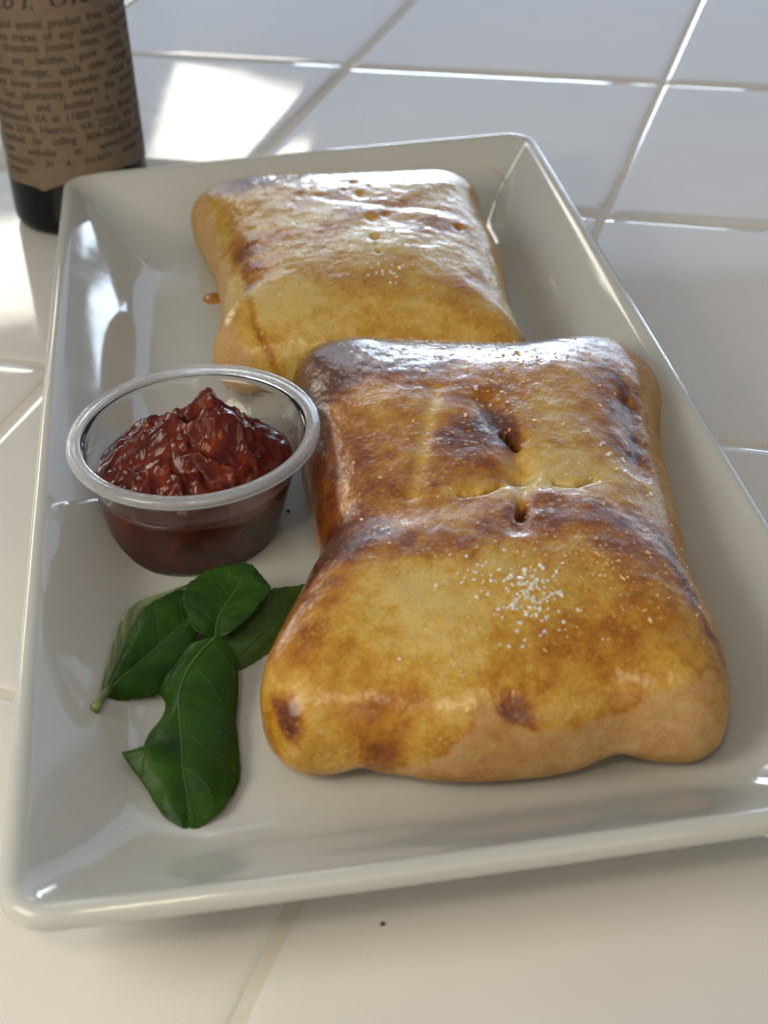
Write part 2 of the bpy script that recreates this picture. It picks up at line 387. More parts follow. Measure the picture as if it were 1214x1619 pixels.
OUT1 = [(83, -15), (83, -3), (79, 8), (70, 13), (50, 13), (30, 18), (10, 25), (-3, 30), (-13, 28), (-19, 19), (-20.5, 0), (-20.5, -33), (-20, -54), (-21, -74),
        (-27, -93), (-34.5, -110), (-38.5, -121), (-38, -130), (-33, -138), (-23, -140), (-14, -141.5), (-4, -145.5), (10, -148), (24, -148), (36, -147), (45, -149), (54, -150), (61, -143), (65, -126),
        (65, -107), (69, -79), (74, -50), (77, -34)]
def h1(X, Y, H, L):
    z = np.zeros_like(X)
    z += -(1.4*(1-sstep(-8, 26, X))+0.35)*np.exp(-(line_d(X, Y, [(-30, -74), (0, -82), (22, -79), (48, -79)])/10.0)**2)          # soft crease across the middle
    z += 1.3*np.exp(-(((X-25)/34)**2+((Y+118)/24)**2)) + 1.0*np.exp(-(((X-28)/36)**2+((Y+25)/24)**2))
    z += -2.0*np.exp(-(line_d(X, Y, [(27.9, -38), (28.6, -50), (31, -60), (30, -74)])/3.2)**2)
    z += -4.5*np.exp(-(line_d(X, Y, [(29.8, -54), (31.6, -61.5)])/0.75)**2)
    s1 = line_d(X, Y, [(14.5, -79.2), (20, -79.4), (24.5, -76.8)]); s2 = line_d(X, Y, [(37.5, -79.5), (42, -80.5), (47, -78)])
    z += -3.0*np.exp(-(s1/0.8)**2) - 0.3*np.exp(-(s1/3.2)**2) - 2.6*np.exp(-(s2/0.8)**2) - 0.5*np.exp(-(s2/3.8)**2)
    z += -2.6*np.exp(-(line_d(X, Y, [(27.4, -87), (26.0, -92)])/0.9)**2) - 1.5*np.exp(-(line_d(X, Y, [(29.5, -80), (24.5, -97)])/2.5)**2)
    z += -1.7*np.exp(-(((X-29)/5)**2+((Y+74.5)/3.5)**2)) + 0.6*np.exp(-(((X-33)/4)**2+((Y+84)/3)**2))
    z += -0.7*np.exp(-(line_d(X, Y, [(16, -30), (3, -76)])/2.5)**2)
    z += 0.5*fbm(X/12, Y/12, 0, 3, 77) - 1.6*np.exp(-(line_d(X, Y, [(66, -40), (60, -72)])/3.0)**2)
    return z
def p1(X, Y, Z, H, L):
    U, V = unroll(X, Y, Z, 24, -60, 55, 88, 38.5)
    n1 = fbm(U/9, V/9, Z/30, 4, 5); n2 = fbm(U/2.6, V/4.2, Z/20, 3, 8); n3 = fbm(U/20, V/20, 0, 3, 15)
    b = 0.28 + 0.13*n1 + 0.14*n3 + 0.05*n2 + 0.11*sstep(-92, -62, Y)
    dark = lambda *a, **k: blob(U, V, *a, **k)
    b += 0.62*dark(-12, 8, 15, 20, 0, seed=11) + 0.30*dark(-20, -6, 12, 20, 0, seed=111)
    b += 0.48*sstep(-20, 12, V+0.10*(U-20)+5*n1)*(1-0.40*sstep(40, 75, U))
    b += 0.26*dark(10, -14, 15, 8, 10, seed=12)
    b += 0.36*dark(-27, -48, 9, 50, -2, seed=13, ns=5) + 0.30*dark(-17, -86, 14, 12, 8, seed=19) + 0.16*dark(-12, -45, 10, 34, 0, seed=119)
    b += 0.62*dark(28.8, -52, 3.8, 9.5, 8, seed=14, nz=.22) + 0.30*dark(21, -55, 9, 7, 0, seed=15) + .12*dark(20, -30, 12, 16, 0, seed=115)
    b += 0.30*dark(-4, -96, 22, 8, -6, seed=16, ns=6) + 0.26*dark(36, -94, 16, 6, -6, seed=17, ns=5) + 0.24*dark(33, -85.5, 5, 3, -10, seed=117)
    b += 0.10*dark(16, -70, 20, 9, 0, seed=18)
    rl = line_d(U, V, [(66, -20), (70, -42), (66, -59), (63, -70), (64, -98), (58.7, -113), (60, -124), (62, -136), (64, -146)])
    b += 0.42*(1-sstep(0.2, 5.0, rl+3.2*np.abs(n1)+1.4*n2))*sstep(-0.25, 0.10, fbm(U/12, V/12, 0, 3, 41)+0.25*np.exp(-((V+55)/10)**2)+0.3*np.exp(-((V+118)/16)**2))
    b += 0.24*dark(52, -108, 10, 18, 0, seed=21) + 0.14*dark(60, -50, 12, 26, 0, seed=121)
    b += 0.58*dark(-43, -138, 4.0, 6.5, 20, seed=22, nz=.25) + 0.16*dark(-18, -150, 12, 8, 40, seed=23)
    b += 0.14*dark(-20, -158, 4, 10, -60, seed=24, nz=.5) + 0.36*dark(13, -156, 4.5, 7, 20, seed=124, nz=.4)
    b += 0.50*dark(26.5, -169.5, 2.2, 1.4, 0, seed=25, nz=.3)+0.50*dark(21.8, -170.5, 2.4, 1.3, 0, seed=26, nz=.3)
    b += 0.16*dark(-32, -108, 12, 22, 0, seed=27) + 0.12*dark(40, -138, 22, 14, 0, seed=28)
    b -= 0.22*np.exp(-(line_d(U, V, [(17, -28), (3, -78)])/2.0)**2)
    b -= 0.36*dark(42, -73, 14, 8, 0, seed=31, nz=.3) + 0.30*dark(24, -78, 14, 4, 0, seed=32)
    b -= 0.20*dark(48, -48, 12, 18, 0, seed=33) + 0.18*dark(-10, -122, 18, 14, 0, seed=34) + 0.16*dark(12, -116, 18, 12, 0, seed=35) + 0.12*dark(2, -138, 8, 10, 0, seed=135)
    # bare dough on the flanks
    vl = np.interp(X, [-40, -32, -22, -12, -4, 3, 8, 12, 18, 26, 34, 46, 58], [-150, -150, -161, -163, -166, -160, -152, -158, -164, -162, -160, -157, -150])
    ul = np.interp(Y, [-150, -140, -125, -110, -88, -66, -40, -20, 0, 15], [64, 66, 66, 65.5, 70, 72, 76, 77, 79, 83])
    gl = sstep(-1.8, 1.8, V-vl+3.4*n1+2.0*n2)*(1-sstep(-1.8, 1.8, U-ul+2.6*n1+1.6*n2))
    rimd = np.minimum(np.abs(V-vl+3.2*n1+1.4*n2), np.abs(U-ul+2.6*n1+1.2*n2))
    b += 0.20*np.exp(-(rimd/1.6)**2)*sstep(-0.3, 0.3, fbm(U/8, V/8, 0, 2, 46))
    b = np.minimum(b, 0.86)
    gl = np.where(Z < 11, gl*0.2, gl)
    bare = 0.24+0.20*n1+0.16*n3+0.08*n2+0.50*(1-sstep(4.9, 7.0, Z)) + 0.22*dark(-43, -138, 9, 10, 0, seed=36)+0.15*dark(60, -140, 14, 20, 0, seed=37)
    b = b*gl + bare*(1-gl)
    ho = np.exp(-(line_d(X, Y, [(29.7, -54), (31.6, -61.5)])/0.75)**4) + 0.95*np.exp(-(line_d(X, Y, [(27.3, -87.5), (26.3, -92)])/0.9)**2)
    s1 = line_d(X, Y, [(16.5, -79.4), (20, -79.6), (24, -77.2)]); s2 = line_d(X, Y, [(38.5, -80), (42, -81), (46.5, -78.6)])
    ho += 0.5*np.exp(-(s1/0.45)**2) + 0.5*np.exp(-(s2/0.5)**2)
    ho += 0.22*np.exp(-(((X-29)/3.0)**2+((Y+75.8)/1.6)**2)) + 0.35*np.exp(-(line_d(X, Y, [(27.9, -38), (28.2, -46)])/1.0)**2)
    return b, gl, ho
rootA, bvhA, VA = calzone('calzone', OUT1, (24, -60), 15, 40.3, 5.05, h1, p1,
    'front golden calzone, dark brown at its far edge, with a heap of white salt', 100,
    lift_fn=lambda X, Y: (Y < -100)*(2.2*np.exp(-((X-37)/5.5)**2)+1.8*np.exp(-((X+19)/3.5)**2)))

rg = random.Random(7)
sp = [(rg.gauss(21.7, 3.6), rg.gauss(-120, 5.0), rg.uniform(.7, 1.35)) for _ in range(135)]
sp += [(rg.gauss(12, 5), rg.gauss(-113, 3), rg.uniform(.7, 1.1)) for _ in range(18)]
sp += [(x+rg.gauss(0, .8), y+rg.gauss(0, .8), rg.uniform(.8, 1.5)) for x, y in ((50, -57), (52, -64), (54, -67), (57, -68), (60, -60), (55, -74), (60, -82), (31, -30), (34, -36), (20, -25), (16, -20), (26, -33), (66.5, -121), (67.5, -122)) for _ in range(2)]
sp += [(rg.uniform(-10, 65), rg.uniform(-135, 5), rg.uniform(.5, .9)) for _ in range(70)] + [(rg.gauss(30, 14), rg.gauss(8, 5), rg.uniform(.7, 1.1)) for _ in range(40)]
grains(rootA, bvhA, sp, M_salt, 'salt_crystals', 1, 0.55)
sp = [(rg.uniform(-12, 66), rg.uniform(-138, 8), rg.uniform(.7, 1.5)) for _ in range(120)]
sp += [(rg.gauss(38, 14), rg.gauss(-112, 10), rg.uniform(.6, 1.3)) for _ in range(150)]
sp += [(rg.gauss(36, 12), rg.gauss(-30, 12), rg.uniform(.8, 1.7)) for _ in range(110)]
grains(rootA, bvhA, sp, M_salt2, 'glazed_salt', 2, 0.8)

OUT2 = [(58, 129), (60, 141), (56, 152), (46, 156), (30, 159), (0, 164), (-18, 167), (-33, 166), (-42, 159), (-45, 148), (-41.5, 128), (-38.5, 105), (-37.5, 80), (-39, 55), (-42, 42), (-38, 33),
        (-28, 30), (0, 28), (25, 22), (42, 16), (52, 20), (53, 34), (54.5, 60), (57.5, 86), (57.5, 110)]
def h2(X, Y, H, L):
    z = 0.5*fbm(X/12, Y/12, 0, 3, 177)
    z += -0.35*np.exp(-(line_d(X, Y, [(-28, 62), (12, 92), (45, 84)])/5.5)**2)
    z += -0.4*np.exp(-(line_d(X, Y, [(-5, 122), (20, 106), (48, 98)])/3.0)**2)
    for x, y, r_, d_ in ((14.1, 79.3, 1.7, 3.2), (13.7, 68.1, 1.1, 3), (15.2, 96, 2.6, 2.2), (13.2, 132, 1.5, 1.6), (14.3, 118, 2.4, 1.6), (43, 88, 2, 1.8), (20, 98, 2, 1.2), (9, 124, 1.2, 1.2), (18, 126, 1.0, 1.2)):
        z += -0.6*d_*np.exp(-(((X-x)/(0.75*r_))**2+((Y-y)/(r_*1.0))**2))
    z += 1.0*np.exp(-(((X-5)/25)**2+((Y-60)/25)**2))
    return z
def p2(X, Y, Z, H, L):
    U, V = unroll(X, Y, Z, 8, 92, 50, 74, 34.5)
    n1 = fbm(U/9, V/9, Z/30, 4, 65); n2 = fbm(U/2.6, V/4.2, Z/20, 3, 68); n3 = fbm(U/20, V/20, 0, 3, 95)
    dark = lambda *a, **k: blob(U, V, *a, **k)
    b = 0.17 + 0.16*n1 + 0.10*n3 + 0.05*n2
    b += 0.36*dark(-27, 146, 11, 12, 0, seed=71) + 0.30*dark(0, 156, 44, 12, -4, seed=72) + 0.14*dark(10, 130, 34, 18, 0, seed=172)
    b += 0.26*dark(-31, 84, 7, 24, 6, seed=73, ns=6) + 0.26*(1-sstep(0.5, 2.8, line_d(U, V, [(-33, 74), (-30, 52), (-31, 38), (-28, 24), (-27, 12)])+1.5*np.abs(n1)))
    b += 0.30*dark(36, 88, 14, 6, 0, seed=74) + 0.22*dark(14, 108, 30, 8, -8, seed=75)
    b += 0.20*dark(-14, 90, 22, 12, 20, seed=76) + 0.12*dark(20, 46, 30, 14, 0, seed=80)
    b -= 0.26*dark(-5, 103, 11, 7, 25, seed=77) + 0.30*dark(-20, 50, 11, 11, 0, seed=78) + 0.28*dark(-38, 62, 7, 12, 0, seed=79, nz=.5) + .16*dark(14, 84, 9, 12, 0, seed=81)
    ul = np.interp(Y, [20, 60, 90, 120, 160], [56, 58, 61, 60, 62]); ll = np.interp(Y, [20, 40, 60, 80, 100, 130, 160], [-36, -38, -46, -42, -44, -44, -40])
    gl = (1-sstep(-1, 1, U-ul+3*n1+1.2*n2))*sstep(-1, 1, U-ll+3.5*n1+1.4*n2)
    gl = np.where(Z < 11, gl*0.2, gl)
    b = b*gl + (0.16+0.12*n1+0.40*(1-sstep(4.9, 7.0, Z)))*(1-gl)
    ho = 0.75*np.exp(-(((X-13.7)/0.8)**2+((Y-68)/1.2)**2)) + 0.30*np.exp(-(((X-14.1)/1.6)**2+((Y-79)/2)**2)) + np.exp(-(((X+3)/.35)**2+((Y-76)/.5)**2)) + .3*np.exp(-(((X-43)/1)**2+((Y-88)/1.3)**2))
    return b, gl, ho
rootB, bvhB, VB = calzone('calzone', OUT2, (8, 92), 14, 35.5, 5.05, h2, p2,
    'pale golden baked calzone at the back of the plate, half hidden behind the browner one', 200)
rg = random.Random(17)
sp = [(rg.gauss(14, 3), rg.gauss(54, 3), rg.uniform(.8, 1.3)) for _ in range(16)] + [(rg.uniform(-25, 50), rg.uniform(40, 158), rg.uniform(.5, .9)) for _ in range(50)]
grains(rootB, bvhB, sp, M_salt, 'salt_crystals', 3)
sp = [(rg.uniform(-28, 50), rg.uniform(35, 160), rg.uniform(.6, 1.2)) for _ in range(200)]
sp += [(rg.uniform(-22, 50), rg.uniform(146, 162), rg.uniform(.8, 1.4)) for _ in range(150)]
grains(rootB, bvhB, sp, M_salt2, 'glazed_salt', 4, 0.8)

# ------------------------------------------------------------------ sauce cup
CB = Vector((-51.3, -31.0)); CR = Vector((-48.2, -31.0)); CZ0, CZ1 = 5.1, 37.0; CS = 0.945
def cup_map(V):
    V = V.copy(); V[:, :2] *= CS; t = (V[:, 2]*1000-CZ0)/(CZ1-CZ0); V[:, 0] += (CB.x+(CR.x-CB.x)*t)/1000; V[:, 1] = V[:, 1]*(1+0.06*t)+(CB.y+(CR.y-CB.y)*t)/1000
    return V
def cup():
    m, n, l, p = mat('clear_plastic', (0.985, 0.985, 0.99), 0.06); p.inputs['Transmission Weight'].default_value = 1.0; p.inputs['IOR'].default_value = 1.46
    a = noise(n, l, 300, 2, 0.5); l.new(bump(n, l, a.outputs['Fac'], 0.25, 0.0003).outputs[0], p.inputs['Normal'])
    root = empty('sauce_cup', PM); tag(root, 'small clear plastic portion cup of chunky red sauce on the left of the plate', 'sauce cup')
    pr = [(0.5, 6.1), (18, 6.1), (21.5, 5.9), (22.3, 5.25), (22.9, 5.15), (23.6, 5.7), (24.2, 7.2), (26.0, 14), (28.4, 24.5), (28.6, 25.6), (29.3, 26.4), (30.7, 33.0), (31.3, 34.8), (31.6, 35.4),
          (31.2, 35.55), (30.3, 34.0), (28.8, 26.9), (28.2, 26.0), (27.9, 24.9), (25.5, 14.2), (23.7, 7.6), (23.0, 6.9), (21.5, 6.6), (18, 6.55), (0.5, 6.55)]
    V, F = lathe(pr, 160); link('cup_wall', np_mesh(cup_map(V), F), m, root)
    mr2, n, l, p = mat('frosted_rim', (0.95, 0.96, 0.98), 0.14); p.inputs['Transmission Weight'].default_value = 0.80; p.inputs['IOR'].default_value = 1.46
    a = noise(n, l, 500, 3, 0.5); l.new(bump(n, l, a.outputs['Fac'], 0.3, 0.0002).outputs[0], p.inputs['Normal'])
    pr = [(31.45, 35.6), (31.9, 35.45), (32.6, 35.7), (33.6, 35.65), (34.3, 35.3), (34.8, 34.6), (35.15, 34.6), (35.25, 35.3), (35.15, 36.2), (34.7, 36.8), (34.0, 37.05), (33.2, 36.95), (32.7, 36.65), (32.2, 36.7), (31.6, 36.6), (31.25, 36.2), (31.45, 35.6)]
    V, F = lathe(pr, 160); link('rim', np_mesh(cup_map(V), F), mr2, root)
    # rim as the visible thick bead keeps its own part
    ms, n, l, p = mat('red_sauce', (0.12, 0.009, 0.003), 0.2, Specular_IOR_Level=0.3)
    p.inputs['Coat Weight'].default_value = 0.12; p.inputs['Coat Roughness'].default_value = 0.05
    p.inputs['Subsurface Weight'].default_value = 0.08; p.inputs['Subsurface Radius'].default_value = (0.004, 0.0008, 0.0004); p.inputs['Subsurface Scale'].default_value = 0.8
    a = noise(n, l, 170, 6, 0.6, dist=0.5)
    c = ramp(n, l, a.outputs['Fac'], [(0.28, (0.045, 0.004, 0.002)), (0.5, (0.10, 0.009, 0.002)), (0.66, (0.17, 0.022, 0.003)), (0.78, (0.32, 0.09, 0.012))])
    l.new(c.outputs[0], p.inputs['Base Color'])
    b = noise(n, l, 420, 5, 0.55, dist=0.5); l.new(bump(n, l, b.outputs['Fac'], 0.35, 0.0004).outputs[0], p.inputs['Normal'])
    # body: lower wall rows then mound
    n_ = 240
    rows = []; th = np.linspace(0, 2*math.pi, n_, endpoint=False); ct, st = np.cos(th), np.sin(th)
    for r_, z_ in ((0.5, 6.4), (18, 6.4), (21.3, 6.45), (22.9, 6.75), (23.9, 7.5), (25.75, 14.0)):
        rows.append(np.column_stack([r_*ct, r_*st, np.full(n_, z_)]))
    lev = 24.6+1.6*np.cos(th-R(100)) + 0.9*np.sin(3*th+1) + 0.5*np.sin(7*th)
    rw = lambda z: 25.75+(z-14.0)*(28.15-25.75)/10.7
    for k in range(1, 9):
        z_ = 14+(lev-14)*k/8; rr_ = rw(z_)-(0.0 if k < 8 else 0.5); rows.append(np.column_stack([rr_*ct, rr_*st, z_]))
    R0 = rw(lev)-0.5
    N = 150
    for k in range(1, N+1):
        q = 1-k/N
        q = max(q, 0.002); X, Y = R0*q*ct, R0*q*st
        z0 = lev + (1-q**2.2)*(30.5-lev)
        m_ = 9.5*np.exp(-(((X-3)/13)**2+((Y+1)/12)**2)) + 9.0*np.exp(-(((X-4.5)/5.0)**2+((Y-9.0)/4.8)**2)**0.9) + 4.0*np.exp(-(((X-13)/7)**2+((Y+2)/5)**2)) + 3.2*np.exp(-(((X+8)/6)**2+((Y-3)/5)**2))
        rid = 1-np.abs(fbm(X/10.0+3, Y/8.0, 0, 2, 301))*2.4
        m_ = m_ + (2.6*rid + 1.6*fbm(X/5.0, Y/5.0, 0, 2, 305) + 0.7*np.maximum(0, fbm(X/2.6, Y/2.6, 0, 2, 306))*2)*(1-q**6)
        rows.append(np.column_stack([X, Y, z0+m_]))
    V = np.concatenate(rows)/1000; F = ring_faces(len(rows), n_)
    link('sauce', np_mesh(cup_map(V), F), ms, root)
    return root
cup()

# ------------------------------------------------------------------ basil
def leaf_mat(name, dark, light, vein):
    m, n, l, p = mat(name, dark, 0.42, Specular_IOR_Level=0.22)
    uvn = n.new('ShaderNodeUVMap'); s_ = n.new('ShaderNodeSeparateXYZ'); l.new(uvn.outputs[0], s_.inputs[0])
    a = noise(n, l, 90, 4, 0.6); c = ramp(n, l, a.outputs['Fac'], [(0.3, dark), (0.7, light)])
    # side veins: run outwards and forwards from the midrib
    v = mathn(n, l, 'ABSOLUTE', s_.outputs['X'])
    ph = mathn(n, l, 'SUBTRACT', s_.outputs['Y'], mathn(n, l, 'MULTIPLY', mathn(n, l, 'POWER', v, 1.3), 0.22))
    wob = noise(n, l, 60, 2, 0.5)
    ph = mathn(n, l, 'ADD', ph, mathn(n, l, 'MULTIPLY', mathn(n, l, 'SUBTRACT', wob.outputs['Fac'], 0.5), 0.16))
    wv = mathn(n, l, 'ABSOLUTE', mathn(n, l, 'SINE', mathn(n, l, 'MULTIPLY', ph, 17.0)))
    vein_m = mathn(n, l, 'SUBTRACT', 1.0, mathn(n, l, 'MULTIPLY', wv, 13.0), True)
    mx = n.new('ShaderNodeMix'); mx.data_type = 'RGBA'; l.new(mathn(n, l, 'MULTIPLY', mathn(n, l, 'MULTIPLY', vein_m, a.outputs['Fac']), 0.22), mx.inputs['Factor'])
    l.new(c.outputs[0], mx.inputs['A']); mx.inputs['B'].default_value = (*vein, 1); l.new(mx.outputs['Result'], p.inputs['Base Color'])
    fine = noise(n, l, 700, 3, 0.5)
    h = mathn(n, l, 'SUBTRACT', mathn(n, l, 'MULTIPLY', fine.outputs['Fac'], 0.25), mathn(n, l, 'MULTIPLY', vein_m, 0.45))
    h = mathn(n, l, 'ADD', h, mathn(n, l, 'MULTIPLY', mathn(n, l, 'POWER', wv, 0.6), 0.35))
    l.new(bump(n, l, h, 0.6, 0.0005).outputs[0], p.inputs['Normal'])
    p.inputs['Subsurface Weight'].default_value = 0.1; p.inputs['Subsurface Radius'].default_value = (0.0006, 0.001, 0.0003)
    return m
M_leaf = leaf_mat('basil_green', (0.009, 0.036, 0.002), (0.025, 0.078, 0.004), (0.07, 0.15, 0.02))
M_leafb = leaf_mat('basil_back', (0.19, 0.25, 0.12), (0.24, 0.31, 0.16), (0.28, 0.35, 0.2))
M_leafc = leaf_mat('basil_dull', (0.035, 0.075, 0.015), (0.055, 0.11, 0.025), (0.12, 0.19, 0.07))
M_vein, *_ = mat('basil_vein', (0.045, 0.12, 0.02), 0.45)
M_stem, *_ = mat('basil_stem', (0.14, 0.20, 0.07), 0.45)

def tube(pts, r0, r1, n=8):
    P = np.array(pts, float); m = len(P); V = []
    for i in range(m):
        t = P[min(i+1, m-1)]-P[max(i-1, 0)]; t /= np.linalg.norm(t)
        a = np.cross(t, (0, 0, 1)); a /= (np.linalg.norm(a)+1e-9); b = np.cross(a, t)
        rr_ = r0+(r1-r0)*i/(m-1)
        for k in range(n):
            an = 2*math.pi*k/n; V.append(P[i]+rr_*(math.cos(an)*a+math.sin(an)*b))
    F = ring_faces(m, n).tolist(); F.append(list(range(n))[::-1]); F.append(list(range((m-1)*n, m*n)))
    return np.array(V)/1000, F
def leaf_part(left, mid, right, parent, m, name='leaf', cup=1.0, curl=0.0, seed=0, serr=0.35, top=True):
    """left, mid, right: edge / midrib / edge polylines (x, y, z mm) from base to tip"""
    N, K = 90, 15
    Lp, Mp, Rp = catmull(left, N, False), catmull(mid, N, False), catmull(right, N, False)
    V = np.zeros((N, 2*K+1, 3)); UV = np.zeros((N, 2*K+1, 2))
    tt = np.linspace(0, 1, N)
    for side, E in ((-1, Lp), (1, Rp)):
        d = E-Mp; wl_ = np.linalg.norm(d, axis=1, keepdims=True)+1e-6
        E2 = E + d/wl_*(serr*(np.abs(((tt*15) % 1)-0.35)-0.3)*np.minimum(1, wl_[:, 0]/4)*1.5)[:, None]
        for k in range(0, K+1):
            s_ = k/K; p_ = Mp+(E2-Mp)*s_
            p_[:, 2] += cup*np.sin(s_*math.pi)*wl_[:, 0]*0.13 + curl*s_*s_
            p_[:, 2] += 0.8*fbm(tt*6+side*5, np.full(N, s_*2.0), 0, 3, seed+50)*s_**0.5*np.minimum(1, wl_[:, 0]/5)
            ph = np.abs(np.sin((tt-0.22*s_**1.3)*19.0))
            p_[:, 2] += 0.10*(ph-0.6)*np.sin(s_*math.pi)*np.minimum(1, wl_[:, 0]/6)
            V[:, K+side*k] = p_; UV[:, K+side*k, 0] = side*s_; UV[:, K+side*k, 1] = tt
    W_ = 2*K+1
    th = 0.13
    top_ = V.reshape(-1, 3); bot = top_-np.array([0, 0, th]); nV = len(top_)
    F1 = ring_faces(N, W_, False)
    F2 = F1[:, ::-1]+nV
    bd = [i*W_ for i in range(N)] + [(N-1)*W_+j for j in range(1, W_)] + [i*W_+W_-1 for i in range(N-2, -1, -1)] + [j for j in range(W_-2, 0, -1)]
    F3 = [(bd[i], bd[(i+1) % len(bd)], bd[(i+1) % len(bd)]+nV, bd[i]+nV) for i in range(len(bd))]
    F = np.concatenate([F1, F2, np.array(F3)])
    me = np_mesh(np.concatenate([top_, bot])/1000, F)
    uv = me.uv_layers.new(name='UVMap'); UVa = np.concatenate([UV.reshape(-1, 2)]*2)
    li = np.zeros(len(me.loops), dtype=np.int32); me.loops.foreach_get('vertex_index', li); uv.data.foreach_set('uv', UVa[li].astype(np.float32).ravel())
    o = link(name, me, m, parent)
    mr_ = Mp.copy(); mr_[:, 2] += 0.02
    Vv, Fv = tube(mr_[:-4], 0.33, 0.08)
    link('midrib', mesh(Vv, Fv), M_vein, o)
    return o

# left leaf with its stalk and the pale leaf under it: one sprig
sprig = empty('basil_sprig', PM); tag(sprig, 'leftmost basil leaf with a short cut stalk and a paler leaf under it', 'basil sprig')
leaf_part([ (-73.8, -106.8, 14.4), (-71.9, -99.9, 13.6), (-70.0, -92.5, 13.0), (-67.8, -80.2, 12.6), (-64.3, -72.4, 11.8), (-58.6, -68.1, 11.6), (-53.4, -67.2, 12.0), (-49.4, -68.6, 11.5) ],
          [ (-73.7, -106.8, 14.0), (-70.0, -98.8, 12.0), (-65.7, -91.8, 10.4), (-61.1, -85.6, 9.9), (-55.5, -79.1, 10.5), (-51.9, -74.1, 11.0), (-48.8, -69.6, 11.5) ],
          [ (-73.6, -106.9, 13.7), (-70.8, -105.7, 11.4), (-66.5, -103.2, 8.8), (-61.7, -100.8, 8.0), (-57.0, -95.3, 8.5), (-54.0, -89.4, 9.5), (-51.9, -81.1, 10.5), (-48.8, -70.1, 11.5) ], sprig, M_leaf, 'leaf', 0.9, -0.3, 1)
lo = leaf_part([ (-74.9, -107.5, 14.8), (-74.2, -101.2, 14.7), (-73.1, -93.4, 14.2), (-70.7, -78.5, 12.9), (-66.6, -68.8, 11.0), (-61.3, -64.8, 10.0), (-53.4, -63.0, 10.5) ],
          [ (-74.3, -106.6, 14.0), (-71.5, -93.6, 11.8), (-68.7, -82.4, 10.2), (-65.0, -72.2, 8.5), (-60.2, -66.1, 8.2), (-53.0, -61.8, 9.6) ],
          [ (-73.9, -106.6, 13.5), (-69.5, -94.5, 9.9), (-66.0, -85.2, 8.0), (-62.1, -77.3, 7.1), (-57.2, -68.5, 7.5), (-52.8, -62.8, 9.5) ], sprig, M_leafb, 'leaf', 0.4, -0.2, 2, 0.2)
tag(lo, 'pale green leaf underside')
Vv, Fv = tube([ (-75.6, -113.4, 15.7), (-75.0, -110.6, 15.2), (-73.9, -107.3, 14.5), (-72.5, -103.9, 13.7) ], 1.25, 0.8, 12)
link('stem', mesh(Vv, Fv), M_stem, sprig)

lfC = empty('basil_leaf', PM); tag(lfC, 'dull green basil leaf slipping under the left edge of the front calzone', 'basil leaf')
leaf_part([ (-46.9, -91.3, 7.0), (-46.6, -84.7, 9.5), (-41.7, -78.2, 11.0), (-33.8, -71.5, 11.5), (-26.5, -68.8, 10.0), (-20.5, -64.3, 8.0) ],
          [ (-45.5, -92.8, 6.0), (-39.9, -88.0, 8.5), (-34.0, -81.5, 9.0), (-27.9, -74.3, 8.5), (-20.4, -64.8, 7.7) ],
          [ (-43.8, -94.3, 5.6), (-38.0, -90.4, 5.8), (-32.2, -84.9, 6.0), (-27.4, -79.2, 6.2), (-23.0, -71.3, 6.5), (-20.2, -65.6, 7.5) ], lfC, M_leafc, 'blade', 0.5, 0, 3, 0.3)
lfB = empty('basil_leaf', PM); tag(lfB, 'dark green basil leaf propped against the base of the sauce cup', 'basil leaf')
leaf_part([ (-49.4, -88.3, 12.0), (-52.4, -87.3, 13.5), (-54.1, -81.4, 14.0), (-54.9, -72.9, 14.5), (-50.1, -66.1, 15.5), (-44.7, -66.3, 17.0), (-38.5, -66.7, 17.0) ],
          [ (-48.0, -88.1, 11.5), (-46.9, -82.8, 13.0), (-44.5, -77.5, 13.5), (-41.5, -72.9, 14.5), (-39.6, -70.0, 16.0), (-37.6, -67.2, 17.0) ],
          [ (-47.4, -88.3, 11.5), (-44.1, -89.0, 13.5), (-39.1, -84.4, 14.0), (-34.2, -77.4, 14.0), (-33.3, -74.6, 14.5), (-35.4, -70.3, 16.0), (-37.3, -67.2, 17.0) ], lfB, M_leaf, 'blade', 0.9, 0.3, 4, 0.18)
lfD = empty('basil_leaf', PM); tag(lfD, 'largest basil leaf, arched and twisted, its tip on the near rim of the plate', 'basil leaf')
leaf_part([ (-49.4, -92.3, 15.0), (-53.5, -92.8, 14.5), (-57.3, -97.9, 13.0), (-60.2, -100.2, 11.2), (-61.9, -103.0, 9.6), (-60.7, -105.8, 8.3), (-61.7, -109.8, 8.0), (-64.5, -116.2, 8.9), (-66.5, -121.8, 9.3), (-69.9, -125.6, 13.2), (-68.8, -128.0, 11.8), (-65.8, -132.5, 8.9), (-62.4, -140.0, 7.2), (-58.8, -144.9, 6.1) ],
          [ (-47.5, -92.5, 15.5), (-51.4, -96.1, 14.5), (-55.0, -101.0, 13.0), (-57.1, -108.1, 12.0), (-57.2, -116.3, 11.5), (-57.1, -124.2, 11.0), (-57.1, -131.3, 10.0), (-56.5, -138.2, 8.0), (-56.7, -145.4, 6.0) ],
          [ (-46.4, -92.4, 15.0), (-44.0, -94.7, 13.0), (-43.3, -100.4, 11.0), (-43.8, -107.2, 9.0), (-44.7, -114.7, 8.0), (-44.7, -122.7, 7.5), (-44.9, -130.9, 7.5), (-46.3, -135.7, 7.0), (-49.4, -141.3, 7.0), (-52.5, -143.7, 6.6), (-55.3, -145.4, 6.0) ], lfD, M_leaf, 'blade', 1.0, 0.0, 5, 0.12)

